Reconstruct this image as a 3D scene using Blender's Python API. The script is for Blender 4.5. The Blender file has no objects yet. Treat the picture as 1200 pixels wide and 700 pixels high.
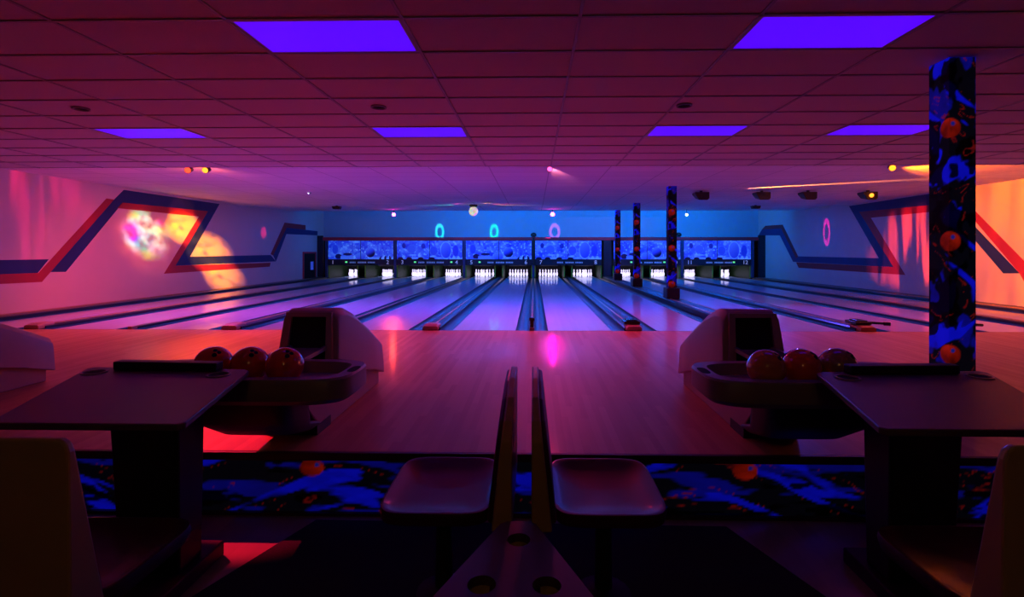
import bpy, bmesh, math, random
import numpy as np
from mathutils import Vector

random.seed(4)
S = bpy.context.scene
COL = bpy.context.collection
# ------------------------------------------------------------------ camera, world, exposure
EYE = 1.34                     # eye height above the approach (z = 0 is the level of approach and lanes)
YAW = 0.02
cd = bpy.data.cameras.new('camera'); cam = bpy.data.objects.new('camera', cd); COL.objects.link(cam)
cam.location = (0, 0, EYE); cam.rotation_euler = (math.pi/2, 0, YAW)
cd.sensor_width = 36; cd.lens = 18; cd.clip_start = .05; cd.clip_end = 100
cd.shift_x = -14/1200; cd.shift_y = -55/1200
S.camera = cam
W = bpy.data.worlds.new('world'); S.world = W; W.use_nodes = True
W.node_tree.nodes['Background'].inputs[0].default_value = (.05, .02, .08, 1)
W.node_tree.nodes['Background'].inputs[1].default_value = .02
S.view_settings.view_transform = 'Standard'; S.view_settings.look = 'None'
S.view_settings.exposure = 0.0; S.view_settings.gamma = 1; S.view_settings.use_curve_mapping = False
S.cycles.use_denoising = True; S.cycles.max_bounces = 8; S.cycles.diffuse_bounces = 4
S.cycles.sample_clamp_indirect = 4

# room numbers
CEIL, CEIL2, CEIL2B, CEIL3 = 2.94, 3.04, 3.12, 3.75
STEP_Y, EDGE_Y, BACK_Y = 9.62, 22.3, 26.3
XL, XR = -10.9, 11.4
LOW, RISER_Y, FOUL_Y = -.42, 3.41, 8.67
PIN_Y = FOUL_Y + 18.29
MASK_Y = 25.5

# ------------------------------------------------------------------ lamps of the room and added fill lamps
def lamp(kind, name, loc, color, power, target=None, angle=60, blend=.3, radius=.05, gobo=None, size=None):
    ld = bpy.data.lights.new(name, kind); o = bpy.data.objects.new(name, ld); COL.objects.link(o)
    o.location = loc; ld.color = color; ld.energy = power
    if target is not None:
        o.rotation_euler = (Vector(target) - Vector(loc)).to_track_quat('-Z', 'Y').to_euler()
    if kind == 'SPOT':
        ld.spot_size = math.radians(angle); ld.spot_blend = blend; ld.shadow_soft_size = radius
    elif kind == 'POINT':
        ld.shadow_soft_size = radius
    elif kind == 'AREA':
        ld.shape = 'RECTANGLE'; ld.size, ld.size_y = size
    if gobo:
        ld.use_nodes = True; nt = ld.node_tree; n = nt.nodes; lk = nt.links
        em = n['Emission']; tc = n.new('ShaderNodeTexCoord')
        sep = n.new('ShaderNodeSeparateXYZ'); lk.new(tc.outputs['Normal'], sep.inputs[0])
        def m(op, a, b=None):
            q = n.new('ShaderNodeMath'); q.operation = op
            for i, v in enumerate((a, b)):
                if v is None: continue
                if isinstance(v, (int, float)): q.inputs[i].default_value = v
                else: lk.new(v, q.inputs[i])
            return q.outputs[0]
        u = m('DIVIDE', sep.outputs[0], sep.outputs[2]); v = m('DIVIDE', sep.outputs[1], sep.outputs[2])
        if gobo[0] == 'ring':            # loop-shaped gobo: half width, half height in slope units
            _, a, b, w = gobo
            r = m('SQRT', m('ADD', m('POWER', m('ABSOLUTE', m('DIVIDE', u, a)), 2.0), m('POWER', m('ABSOLUTE', m('DIVIDE', v, b)), 2.0)))
            s = m('LESS_THAN', m('ABSOLUTE', m('SUBTRACT', r, 1.0)), w)
            lk.new(s, em.inputs['Strength'])
        else:                            # broken glass gobo: noise cells, optional colour wheel
            _, su, sv, lo, hi, tint, seed = gobo
            cb = n.new('ShaderNodeCombineXYZ')
            lk.new(m('MULTIPLY', u, su), cb.inputs[0]); lk.new(m('MULTIPLY', v, sv), cb.inputs[1]); cb.inputs[2].default_value = seed
            nz = n.new('ShaderNodeTexNoise'); nz.inputs['Scale'].default_value = 1.0; nz.inputs['Detail'].default_value = 2
            lk.new(cb.outputs[0], nz.inputs['Vector'])
            mr = n.new('ShaderNodeMapRange'); mr.inputs[1].default_value = lo; mr.inputs[2].default_value = hi
            lk.new(nz.outputs['Fac'], mr.inputs[0]); lk.new(mr.outputs[0], em.inputs['Strength'])
            if tint > 0:
                mx = n.new('ShaderNodeMix'); mx.data_type = 'RGBA'; mx.blend_type = 'MULTIPLY'; mx.inputs[0].default_value = tint
                vor = n.new('ShaderNodeTexNoise'); vor.inputs['Scale'].default_value = .62; vor.inputs['Detail'].default_value = 1
                lk.new(cb.outputs[0], vor.inputs['Vector'])
                mx.inputs[6].default_value = (1, 1, 1, 1); lk.new(vor.outputs['Color'], mx.inputs[7])
                hs = n.new('ShaderNodeHueSaturation'); hs.inputs['Saturation'].default_value = 3.2; hs.inputs['Value'].default_value = 1.6
                lk.new(mx.outputs[2], hs.inputs['Color']); lk.new(hs.outputs[0], em.inputs['Color'])
    return o

# -- washes from the effect lights behind the ceiling step, then added violet and blue fills
lamp('SPOT', 'wash_pink_centre', (.3, 9.95, 2.86), (1, .03, .14), 345, (.2, 9.6, 0), 142, .6, .1)
lamp('SPOT', 'wash_red_left', (-6.8, 9.95, 2.86), (1, .07, .075), 385, (-6.6, 10.0, 0), 155, .6, .1)
lamp('SPOT', 'wash_rose_left', (-6.45, 9.95, 2.86), (1, .13, .10), 125, (-9, 13.5, 0.4), 140, .6, .1)
lamp('SPOT', 'wash_rose_right', (6.85, 9.95, 2.86), (1, .09, .14), 240, (6.6, 10.0, 0), 150, .6, .1)
for x, e, tx, ty, a in ((4.66, 70, 2.5, 13.2, 118), (6.34, 330, 5.6, 9.7, 76), (7.61, 190, 7.8, 10.4, 62), (9.26, 14, 6, 13.2, 100)):
    lamp('SPOT', 'fill_violet', (x, 14.25, 2.70), (.10, .07, 1), e, (tx, ty, 0), a, .6, .12)  # added violet fill beside the black boxes, no violet lamp there
for x, e, r in ((-6.8, 430, .3), (-3.6, 420, .18), (.2, 210, .12)):
    lamp('SPOT', 'fill_violet_left', (x, 11.3, 2.9), (r, .07, 1), e, (x, 11.6, 0), 120, .6, .12)  # added violet fill over the near lanes, has no fixture
for x, y, e in ((-7.3, 18.8, 110), (8.1, 18.9, 110)):
    lamp('SPOT', 'fill_blue', (x, y, 2.85), (.0, .12, 1), e, (x*.7, 17.4, 0), 112, .6, .1)  # added blue fill for the middle of the lanes, set at the small loudspeakers
# -- blue tubes in the cove above the pin machines, plus added strips towards the lanes
for x, e, e2 in ((-7.2, 24, 28), (-2.4, 98, 120), (2.4, 78, 140), (7.2, 125, 110)):
    lamp('AREA', 'cove_tube', (x, 22.75, 3.45), (.0, .24, 1), e, (x, 26.2, 2.0), size=(4.2, .10))
    lamp('AREA', 'cove_fill_down', (x, 22.62, 3.17), (.0, .13, 1), e2, (x*.8, 15.0, 0), size=(4.2, .06))

# ------------------------------------------------------------------ helpers
def ray(px, py):
    a = (px-614)/600; b = -(py-295)/600
    c, s = math.cos(YAW), math.sin(YAW)
    return Vector((a*c-s, a*s+c, b))
E0 = Vector((0, 0, EYE))
def at_x(px, py, X): d = ray(px, py); return E0 + d*(X/d.x)
def at_y(px, py, Y): d = ray(px, py); return E0 + d*(Y/d.y)
def at_z(px, py, Z): d = ray(px, py); return E0 + d*((Z-EYE)/d.z)

class MB:
    def __init__(s): s.v = []; s.f = []
    def add(s, vs, fs):
        b = len(s.v); s.v += [tuple(p) for p in vs]; s.f += [tuple(i+b for i in f) for f in fs]; return s
    def box(s, x0, x1, y0, y1, z0, z1):
        return s.add([(x0,y0,z0),(x1,y0,z0),(x1,y1,z0),(x0,y1,z0),(x0,y0,z1),(x1,y0,z1),(x1,y1,z1),(x0,y1,z1)],
                     [(0,3,2,1),(4,5,6,7),(0,1,5,4),(1,2,6,5),(2,3,7,6),(3,0,4,7)])
    def loft(s, rings, cap=True, closed=True):      # rings of equal length, joined in order
        n = len(rings[0]); vs = [p for r in rings for p in r]; fs = []
        for k in range(len(rings)-1):
            for i in range(n if closed else n-1):
                j = (i+1) % n; fs.append((k*n+i, k*n+j, (k+1)*n+j, (k+1)*n+i))
        if cap:
            fs.append(tuple(range(n-1, -1, -1))); fs.append(tuple((len(rings)-1)*n+i for i in range(n)))
        return s.add(vs, fs)
    def prism(s, poly, z0, z1):
        return s.loft([[(x, y, z0) for x, y in poly], [(x, y, z1) for x, y in poly]])
    def lathe(s, prof, c=(0,0,0), n=16, cap=True):
        return s.loft([[(c[0]+r*math.cos(2*math.pi*i/n), c[1]+r*math.sin(2*math.pi*i/n), c[2]+z) for i in range(n)] for r, z in prof], cap)
    def ball(s, c, r, n=20, m=12):
        return s.lathe([(max(1e-4, r*math.sin(math.pi*k/m)), -r*math.cos(math.pi*k/m)) for k in range(m+1)], c, n)
    def tube(s, p, q, r, n=10, r2=None):
        p, q = Vector(p), Vector(q); d = (q-p).normalized(); a = d.orthogonal().normalized(); b = d.cross(a)
        R = []
        for c, rr in ((p, r), (q, r if r2 is None else r2)):
            R.append([c + rr*(a*math.cos(2*math.pi*i/n)+b*math.sin(2*math.pi*i/n)) for i in range(n)])
        return s.loft(R)
    def build(s, name, mat, parent=None, smooth=False, bevel=0, loc=None):
        me = bpy.data.meshes.new(name); me.from_pydata(s.v, [], s.f); me.update()
        bm = bmesh.new(); bm.from_mesh(me); bmesh.ops.recalc_face_normals(bm, faces=bm.faces); bm.to_mesh(me); bm.free()
        o = bpy.data.objects.new(name, me); COL.objects.link(o)
        me.materials.append(mat)
        if smooth:
            for p in me.polygons: p.use_smooth = True
            if smooth != 'all': me.set_sharp_from_angle(angle=math.radians(40))
        if bevel:
            bv = o.modifiers.new('bevel', 'BEVEL'); bv.width = bevel; bv.segments = 2; bv.limit_method = 'ANGLE'
        if parent: o.parent = parent
        if loc: o.location = loc
        return o

def empty(name, loc=(0,0,0), rz=0):
    o = bpy.data.objects.new(name, None); COL.objects.link(o); o.location = loc; o.rotation_euler = (0,0,rz); return o
def tag(o, label=None, cat=None, group=None, kind=None):
    for k, v in (('label', label), ('category', cat), ('group', group), ('kind', kind)):
        if v: o[k] = v
    return o
def copy_tree(o, parent=None):
    c = o.copy(); COL.objects.link(c); c.parent = parent
    for ch in list(o.children): copy_tree(ch, c)
    return c
def structure(o, label): return tag(o, label, kind='structure')

# ------------------------------------------------------------------ materials
def mat(name, col, rough=.6, metal=0, vary=0, scale=8, bump=0, emis=None, es=0, coat=0, coat_rough=.1, attr=False, attr_glow=0, spec=.5):
    m = bpy.data.materials.new(name); m.use_nodes = True; nt = m.node_tree; n = nt.nodes; lk = nt.links
    b = n['Principled BSDF']; b.inputs['Base Color'].default_value = (*col, 1)
    b.inputs['Roughness'].default_value = rough; b.inputs['Metallic'].default_value = metal
    b.inputs['Coat Weight'].default_value = coat; b.inputs['Coat Roughness'].default_value = coat_rough
    b.inputs['Specular IOR Level'].default_value = spec
    tc = n.new('ShaderNodeTexCoord')
    if vary or bump:
        nz = n.new('ShaderNodeTexNoise'); nz.inputs['Scale'].default_value = scale; nz.inputs['Detail'].default_value = 4
        lk.new(tc.outputs['Object'], nz.inputs['Vector'])
        if vary:
            mx = n.new('ShaderNodeMix'); mx.data_type = 'RGBA'
            mx.inputs[6].default_value = (*[c*(1-vary) for c in col], 1); mx.inputs[7].default_value = (*[min(1, c*(1+vary)) for c in col], 1)
            lk.new(nz.outputs['Fac'], mx.inputs[0]); lk.new(mx.outputs[2], b.inputs['Base Color'])
        if bump:
            bp = n.new('ShaderNodeBump'); bp.inputs['Strength'].default_value = bump; bp.inputs['Distance'].default_value = .01
            lk.new(nz.outputs['Fac'], bp.inputs['Height']); lk.new(bp.outputs[0], b.inputs['Normal'])
    if emis: b.inputs['Emission Color'].default_value = (*emis, 1); b.inputs['Emission Strength'].default_value = es
    if attr:
        a = n.new('ShaderNodeAttribute'); a.attribute_name = 'print'
        lk.new(a.outputs['Color'], b.inputs['Base Color'])
        if attr_glow:
            lk.new(a.outputs['Color'], b.inputs['Emission Color']); b.inputs['Emission Strength'].default_value = attr_glow
    return m

def wood(name, c1, c2, width, rough, coat, coat_rough, spec=.5):
    m = mat(name, c1, rough, coat=coat, coat_rough=coat_rough, spec=spec); nt = m.node_tree; n = nt.nodes; lk = nt.links
    b = n['Principled BSDF']; tc = n.new('ShaderNodeTexCoord'); sp = n.new('ShaderNodeSeparateXYZ'); lk.new(tc.outputs['Object'], sp.inputs[0])
    def m_(op, a, v):
        q = n.new('ShaderNodeMath'); q.operation = op; lk.new(a, q.inputs[0])
        if isinstance(v, (int, float)): q.inputs[1].default_value = v
        else: lk.new(v, q.inputs[1])
        return q.outputs[0]
    fx = m_('FLOOR', m_('DIVIDE', sp.outputs[0], width), 0)
    wn0 = n.new('ShaderNodeTexWhiteNoise'); wn0.noise_dimensions = '1D'; lk.new(fx, wn0.inputs['W'])
    fy = m_('FLOOR', m_('ADD', m_('DIVIDE', sp.outputs[1], 1.4), m_('MULTIPLY', wn0.outputs['Value'], 7.0)), 0)
    cb = n.new('ShaderNodeCombineXYZ'); lk.new(fx, cb.inputs[0]); lk.new(fy, cb.inputs[1])
    wn = n.new('ShaderNodeTexWhiteNoise'); wn.noise_dimensions = '2D'; lk.new(cb.outputs[0], wn.inputs['Vector'])
    mp = n.new('ShaderNodeMapping'); mp.inputs['Scale'].default_value = (60, 1.5, 1); lk.new(tc.outputs['Object'], mp.inputs[0])
    nz = n.new('ShaderNodeTexNoise'); nz.inputs['Scale'].default_value = 1; nz.inputs['Detail'].default_value = 5; lk.new(mp.outputs[0], nz.inputs['Vector'])
    av = m_('ADD', m_('MULTIPLY', wn.outputs['Value'], .65), m_('MULTIPLY', nz.outputs['Fac'], .35))
    mx = n.new('ShaderNodeMix'); mx.data_type = 'RGBA'; mx.inputs[6].default_value = (*c1, 1); mx.inputs[7].default_value = (*c2, 1)
    lk.new(av, mx.inputs[0]); lk.new(mx.outputs[2], b.inputs['Base Color'])
    return m

M = dict(
    back_bluetint=mat('end wall tinted with blue light', (.34, .52, .64), .75, vary=.04, scale=3),  # blue of the cove light put into the wall colour
    tile=mat('ceiling tile', (.62, .58, .56), .95, vary=.06, scale=60, bump=.25),
    grid=mat('ceiling grid paint', (.34, .32, .34), .5),
    wall=mat('wall paint', (.66, .62, .60), .75, vary=.04, scale=3),
    rear=mat('dark rear wall', (.05, .04, .05), .9),
    approach=wood('approach maple', (.42, .21, .095), (.58, .33, .16), .055, .48, .07, .14, .22),
    lane=wood('pale synthetic lane', (.46, .45, .60), (.56, .55, .72), .054, .30, .6, .07),
    vinyl=wood('lower floor planks', (.30, .20, .16), (.42, .30, .24), .11, .35, .3, .15),
    gutter=mat('gutter plastic', (.012, .016, .06), .35, vary=.1),
    cap=mat('division cap', (.010, .011, .03), .35, vary=.1),
    black=mat('black plastic', (.012, .012, .014), .5),
    blackgloss=mat('black gloss', (.01, .01, .012), .2),
    navy=mat('navy painted board', (.012, .014, .035), .5),
    void=mat('dark opening', (.004, .004, .005), .9),
    cream=mat('cream moulded plastic', (.40, .26, .22), .45, vary=.05, scale=20),
    creamgrey=mat('grey cream tray plastic', (.22, .17, .17), .4, vary=.05, scale=20),
    shell=mat('tan fibreglass shell', (.42, .30, .10), .35, vary=.05),
    seat=mat('burgundy moulded seat', (.05, .007, .014), .5, coat=.1, coat_rough=.12),
    tabletop=mat('mauve laminate', (.085, .05, .065), .45, vary=.05, scale=30),
    mat_carpet=mat('navy floor carpet', (.012, .012, .035), .95, vary=.2, scale=120, bump=.4),
    bluepaint=mat('blue stripe paint', (.012, .03, .16), .6, vary=.05),
    redpaint=mat('red stripe paint', (.34, .02, .03), .6, vary=.05),
    redrail=mat('dark red rail', (.75, .02, .05), .6),
    nosing=mat('dark step nosing', (.05, .025, .03), .5),
    troffer=mat('violet light panel', (.1, .02, .3), .5, emis=(.075, .0, 1.0), es=1.0),
    carpet=mat('blacklight carpet', (.02, .02, .02), .95, attr=True, attr_glow=.42),
    carpet_low=mat('blacklight riser carpet', (.02, .02, .02), .95, attr=True, attr_glow=.26),
    art=mat('blacklight artwork', (.02, .02, .02), .35, attr=True, attr_glow=.85),
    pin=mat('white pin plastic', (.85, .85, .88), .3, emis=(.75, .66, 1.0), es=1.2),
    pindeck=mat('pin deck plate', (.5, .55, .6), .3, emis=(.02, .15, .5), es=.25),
    kick=mat('dark green kickback', (.016, .045, .010), .5),
    kickedge=mat('yellow green kickback edge', (.22, .30, .04), .5, emis=(.10, .2, .02), es=.07),
    cyanlight=mat('pale lettering', (.3, .4, .6), .5, emis=(.12, .2, .5), es=.35),
    digit=mat('lane number white', (.7, .7, .8), .5, emis=(.35, .35, .6), es=.45),
    led=mat('green indicator', (.1, .6, .2), .5, emis=(.12, .9, .25), es=1.0),
    lens_red=mat('red lamp lens', (.5, .05, .03), .3, emis=(1, .05, .02), es=3),
    lens_yellow=mat('yellow lamp lens', (.5, .4, .1), .3, emis=(1, .27, .02), es=3),
    lens_pink=mat('pink lamp lens', (.5, .1, .3), .3, emis=(1, .06, .3), es=4),
    lens_magenta=mat('magenta lamp lens', (.5, .1, .4), .3, emis=(1, .03, .5), es=60),
    lens_white=mat('white lamp lens', (.6, .6, .7), .3, emis=(.6, .7, 1), es=8),
    lens_orange=mat('orange lamp lens', (.5, .3, .1), .3, emis=(1, .25, .01), es=3.5),
    ball_red=mat('red orange ball', (.75, .06, .02), .12, coat=1, coat_rough=.03),
    ball_orange=mat('orange ball', (.62, .20, .05), .12, vary=.25, scale=9, coat=1, coat_rough=.03),
    ball_hot=mat('bright orange ball', (.85, .10, .02), .12, coat=1, coat_rough=.03),
    ball_swirl=mat('brown swirl ball', (.40, .20, .10), .12, vary=.5, scale=7, coat=1, coat_rough=.03),
    steel=mat('brushed steel', (.4, .4, .42), .35, metal=1),
    orangeblock=mat('orange brown block', (.45, .20, .08), .4),
    strip=mat('trim strip with orange glow tint', (.60, .33, .18), .3),  # trim brightened, orange reflections along the caps are in its colour
    tanblock=mat('tan end block', (.42, .25, .20), .4),
)
# far ceiling: the same tiles, lightened in colour for bounced light, too small to tell apart, as a grid in the material
def far_ceiling_mat():
    m = mat('far ceiling tiles', (.62, .58, .58), .9); nt = m.node_tree; n = nt.nodes; lk = nt.links
    tc = n.new('ShaderNodeTexCoord'); br = n.new('ShaderNodeTexBrick'); br.offset = 0
    br.inputs['Color1'].default_value = (.76, .73, .75, 1); br.inputs['Color2'].default_value = (.82, .79, .80, 1)
    br.inputs['Mortar'].default_value = (.50, .48, .50, 1); br.inputs['Scale'].default_value = 1
    br.inputs['Mortar Size'].default_value = .012; br.inputs['Brick Width'].default_value = 1.22; br.inputs['Row Height'].default_value = .61
    mp = n.new('ShaderNodeMapping'); mp.inputs['Location'].default_value = (-.312, 0, 0)
    lk.new(tc.outputs['Object'], mp.inputs[0]); lk.new(mp.outputs[0], br.inputs['Vector'])
    lk.new(br.outputs['Color'], n['Principled BSDF'].inputs['Base Color'])
    return m
M['farceil'] = far_ceiling_mat()

# ------------------------------------------------------------------ the room
structure(MB().box(XL, XR, RISER_Y, FOUL_Y, -.05, 0).build('floor', M['approach']), 'glossy maple approach floor in front of the lanes')
structure(MB().box(XL, XR, -2, RISER_Y+.02, LOW-.05, LOW).build('floor_lower', M['vinyl']), 'dark plank floor of the sunken seating area')
structure(MB().box(XL-.1, XR+.1, FOUL_Y, 29, -.3, -.16).build('floor_under_lanes', M['navy']), 'dark subfloor under the lanes')
structure(MB().box(XL, XR, RISER_Y-.03, RISER_Y, -.055, 0).build('trim_1', M['nosing'], bevel=.006), 'dark nosing along the edge of the approach')
structure(MB().box(XL-.1, XL, -2, BACK_Y, LOW, CEIL3).build('wall_left', M['wall']), 'pale left wall with a zigzag blue and red stripe')
wl = bpy.data.objects['wall_left']
wr = structure(MB().box(XR, XR+.1, -2, BACK_Y, LOW, CEIL3).build('wall_right', M['wall']), 'pale right wall with a zigzag blue and red stripe')
structure(MB().box(XL-.1, XR+.1, BACK_Y, BACK_Y+.1, 1.95, CEIL3).build('wall_back', M['back_bluetint']), 'blue-lit wall above the masking units')
structure(MB().box(XL-.1, XR+.1, -2.1, -2, LOW, CEIL2).build('wall_rear', M['rear']), 'dark wall behind the seating area')
structure(MB().box(XL-.1, XR+.1, 28.9, 29.0, -.3, 2.0).build('wall_pit', M['rear']), 'dark wall behind the pinsetters')
structure(MB().box(XL-.1, XR+.1, BACK_Y, 29, 1.9, 1.95).build('ceiling_pit', M['rear']), 'dark cover over the pinsetters')
structure(MB().box(XL-.1, XR+.1, STEP_Y, 18.9, CEIL2, CEIL2+.15).build('ceiling_lanes', M['farceil']), 'tiled ceiling over the lanes')
structure(MB().box(XL-.1, XR+.1, 18.9, EDGE_Y, CEIL2B, CEIL2B+.07).build('ceiling_back', M['farceil']), 'slightly raised ceiling strip before the end wall')
structure(MB().box(XL-.1, XR+.1, EDGE_Y-.05, EDGE_Y, CEIL2B+.07, CEIL3).build('ceiling_cove_face', M['wall']), 'upright face of the ceiling cove')
structure(MB().box(XL-.1, XR+.1, EDGE_Y-.05, BACK_Y+.1, CEIL3, CEIL3+.05).build('ceiling_cove', M['wall']), 'raised ceiling of the cove by the end wall')
structure(MB().box(XL-.1, XR+.1, STEP_Y-.02, STEP_Y, CEIL, CEIL2+.05).build('ceiling_step', M['wall']), 'upright face of the ceiling step')

# tiled main ceiling: each tile a piece, joints carried by a grid of bars
ce = structure(MB().box(XL-.1, XR+.1, -2.1, STEP_Y, CEIL+.04, CEIL+.09).build('ceiling', M['rear']), 'suspended tile ceiling over the approach')
GX0, GY0, TW, TD = .312, 4.10, 1.22, .61
rows = range(-8, 9); cols = range(-10, 10)
grid = MB()
for k in range(-10, 11):
    x = GX0+k*TW
    if XL < x < XR: grid.box(x-.012, x+.012, GY0-8*TD, STEP_Y-.02, CEIL-.004, CEIL+.03)
for r in range(-8, 10):
    y = GY0+r*TD
    if y < STEP_Y-.03: grid.box(XL, XR, y-.012, y+.012, CEIL-.004, CEIL+.03)
grid.build('ceiling_grid', M['grid'], ce)
LIGHTS = {(-2, -1), (1, -1), (-2, 4), (1, 4), (-5, 4), (3, 4)}
tile_mesh = {}
TROFF = ['large violet light panel nearest the camera, left of the two', 'large violet light panel nearest the camera, right of the two',
         'small violet ceiling panel left of centre, beyond the large left panel', 'small violet ceiling panel right of centre, beyond the large right panel',
         'leftmost small violet ceiling panel in the far row', 'rightmost small violet ceiling panel in the far row beside the tall column']
order = [(-2, -1), (1, -1), (-2, 4), (1, 4), (-5, 4), (3, 4)]
for r in rows:
    for c in cols:
        x0, x1 = max(XL, GX0+c*TW)+.012, min(XR, GX0+(c+1)*TW)-.012
        y0, y1 = GY0+r*TD+.012, min(STEP_Y-.02, GY0+(r+1)*TD-.012)
        if x1-x0 < .1 or y1-y0 < .05: continue
        if (c, r) in LIGHTS:
            t = empty('light_panel', ((x0+x1)/2, (y0+y1)/2, CEIL))
            tag(t, TROFF[order.index((c, r))], 'ceiling light', 'violet panels in the tile ceiling')
            hx, hy = (x1-x0)/2, (y1-y0)/2
            MB().box(-hx+.02, hx-.02, -hy+.02, hy-.02, .002, .012).build('diffuser', M['troffer'], t)
            f = MB()
            for a in ((-hx, -hx+.02, -hy, hy), (hx-.02, hx, -hy, hy), (-hx+.02, hx-.02, -hy, -hy+.02), (-hx+.02, hx-.02, hy-.02, hy)):
                f.box(*a, -.001, .03)
            f.build('frame', M['grid'], t)
            continue
        if r < -3: continue
        key = (round(x1-x0, 3), round(y1-y0, 3))
        if key not in tile_mesh:
            o = MB().box(-(x1-x0)/2, (x1-x0)/2, -(y1-y0)/2, (y1-y0)/2, 0, .016).build('ceiling_tile', M['tile'], ce); tile_mesh[key] = o.data
        else:
            o = bpy.data.objects.new('ceiling_tile', tile_mesh[key]); COL.objects.link(o); o.parent = ce
        o.location = ((x0+x1)/2, (y0+y1)/2, CEIL+.006 + random.uniform(-.0012, .0012))
# ceiling tiles out of sight behind the seats
structure(MB().box(XL, XR, -2, GY0-3*TD-.012, CEIL+.006, CEIL+.02).build('ceiling_rear', M['tile']), 'plain ceiling above the seats')

# zigzag stripes on the side walls
def stripe(name, m, X, polys, parent, label):
    b = MB(); s = 1 if X < 0 else -1
    for poly in polys:
        A = [at_x(px, py, X) for px, py in poly]
        b.loft([[(X+s*.001, p.y, p.z) for p in A], [(X+s*.005, p.y, p.z) for p in A]])
    o = b.build(name, m, parent); tag(o, label); return o
stripe('blue_stripe', M['bluepaint'], XL, [
    [(-40,305.5),(57,304),(44,320),(-40,323)], [(145,222.6),(133.5,234),(59,319),(77,318.8),(143,238.6)], [(145,222.6),(257.2,239.1),(243.6,247.6),(143,237.5)],
    [(257.2,239.1),(222.5,301),(205.5,311.5),(243.6,247.6)], [(222.5,301),(317,299),(323.3,306.5),(205.5,311.5)],
    [(336,267),(320,299.5),(323.3,306.5),(335.5,274.5)], [(336,267),(372,271),(372,276),(335.5,274.5)]], wl, 'dark blue zigzag stripe')
stripe('red_stripe', M['redpaint'], XL, [
    [(-40,323),(45,320),(49,330.6),(-40,335)], [(45,320),(124.7,232.6),(133.5,234),(59,319),(49,330.6)], [(143,237.5),(243.6,247.6),(233,254),(137,244)],
    [(243.6,247.6),(205.5,311.5),(192,321),(233,254)], [(205.5,311.5),(317,308),(316,312.7),(192,321)],
    [(333.5,261),(317,298),(320,299.5),(336,267)], [(333.5,261),(358,264),(358,269.4),(336,267)]], wl, 'red zigzag stripe edging the blue one')
stripe('blue_stripe', M['bluepaint'], XR, [
    [(995,241.6),(1104,225),(1106,239),(1007,248.4)], [(1104,225),(1195,320.6),(1176,320.6),(1106,239)], [(995,241.6),(1030,302.8),(1047,313),(1007,248.4)],
    [(1030,302.8),(935,300.5),(929.5,307),(1047,313)], [(915.5,268),(933,303),(929.5,307),(914,276)], [(893,269),(915.5,268),(914,276),(889,276)],
    [(1202,307),(1320,306),(1320,326),(1215,321)]], wr, 'dark blue zigzag stripe')
stripe('red_stripe', M['redpaint'], XR, [
    [(1007,248.4),(1104,239),(1106,247),(1020.6,255.4)], [(1007,248.4),(1047,313),(1061,322.4),(1020.6,255.4)], [(933,307.5),(1047,313),(1061,322.4),(936,314)],
    [(917.4,263.4),(935.6,301),(933,303),(915.5,268)], [(897,264.7),(917.4,263.4),(915.5,268),(893,269)],
    [(1118,230),(1130,234),(1216,322),(1203,335),(1195,320.6)], [(1216,322),(1320,326),(1320,340),(1203,335)]], wr, 'red zigzag stripe edging the blue one')

# dark doorway in the left wall beside the pin machines
d = empty('door_1', (XL, 24.6, 0)); tag(d, 'small dark access door at the far end of the left wall', kind='structure')
MB().box(.001, .02, -.62, .62, .05, 1.25).build('door_leaf', M['void'], d)
MB().box(.001, .04, -.72, -.62, .05, 1.33).box(.001, .04, .62, .72, .05, 1.33).box(.001, .04, -.62, .62, 1.25, 1.33).build('door_frame', M['redrail'], d)
MB().box(.02, .03, .1, .4, .45, .85).build('notice', mat('blue notice', (.1, .2, .6), .5, emis=(.03, .06, .5), es=.6), d)

# carpet print -------------------------------------------------------
rng = np.random.default_rng(7)
_lat = rng.random((256, 256))
def vnoise(u, v):
    iu, iv = np.floor(u).astype(int), np.floor(v).astype(int); fu, fv = u-iu, v-iv
    fu = fu*fu*(3-2*fu); fv = fv*fv*(3-2*fv)
    g = lambda a, b: _lat[a % 256, b % 256]
    return (g(iu,iv)*(1-fu)+g(iu+1,iv)*fu)*(1-fv)+(g(iu,iv+1)*(1-fu)+g(iu+1,iv+1)*fu)*fv
def fbm(u, v): return .55*vnoise(u, v)+.28*vnoise(u*2.1+9, v*2.1+3)+.17*vnoise(u*4.3+2, v*4.3+8)
def carpet_print(s, t, ball_s, ball_t, period, tb=None):
    """s across, t along in metres: black ground, blue swoops and pin shapes, red-orange balls"""
    c = np.zeros(s.shape+(3,)); c[...] = (.002, .002, .006)
    n1 = fbm(s*7+3, t*4.2+11); n2 = fbm(s*5+40+1.2*np.sin(t*5), t*3+7); n3 = fbm(s*14+70, t*11+5)
    k = np.clip((n1-.56)/.05, 0, 1); c += k[..., None]*np.array((.002, .002, .28))*(.55+.9*n3[..., None])
    k = np.clip((n2-.60)/.04, 0, 1); c = c*(1-k[..., None])+k[..., None]*np.array((.004, .006, .80))*(.5+.9*n3[..., None])
    k = np.clip((fbm(s*6+5, t*5+90)-.60)/.03, 0, 1); c *= (1-.97*k[..., None])
    ln = np.abs(n2-.50); k = np.clip(1-ln/.012, 0, 1)*(n3 > .52); c = c*(1-k[..., None])+k[..., None]*np.array((.22, .006, .006))
    dt = ((t if tb is None else tb)-ball_t+period/2) % period-period/2; dd = np.hypot(s-ball_s, dt*1.15)
    k = np.clip((.098-dd)/.01, 0, 1)[..., None]; tone = np.clip(.55+3.2*dt+.9*(n3-.5), .02, 1)[..., None]
    c = c*(1-k)+k*np.array((.48, .014, .004))*tone
    k = np.clip((.022-np.hypot(s-ball_s-.03, dt-.035))/.008, 0, 1)[..., None]; c = c*(1-k)+k*np.array((.01, .02, .3))
    return c
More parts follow.
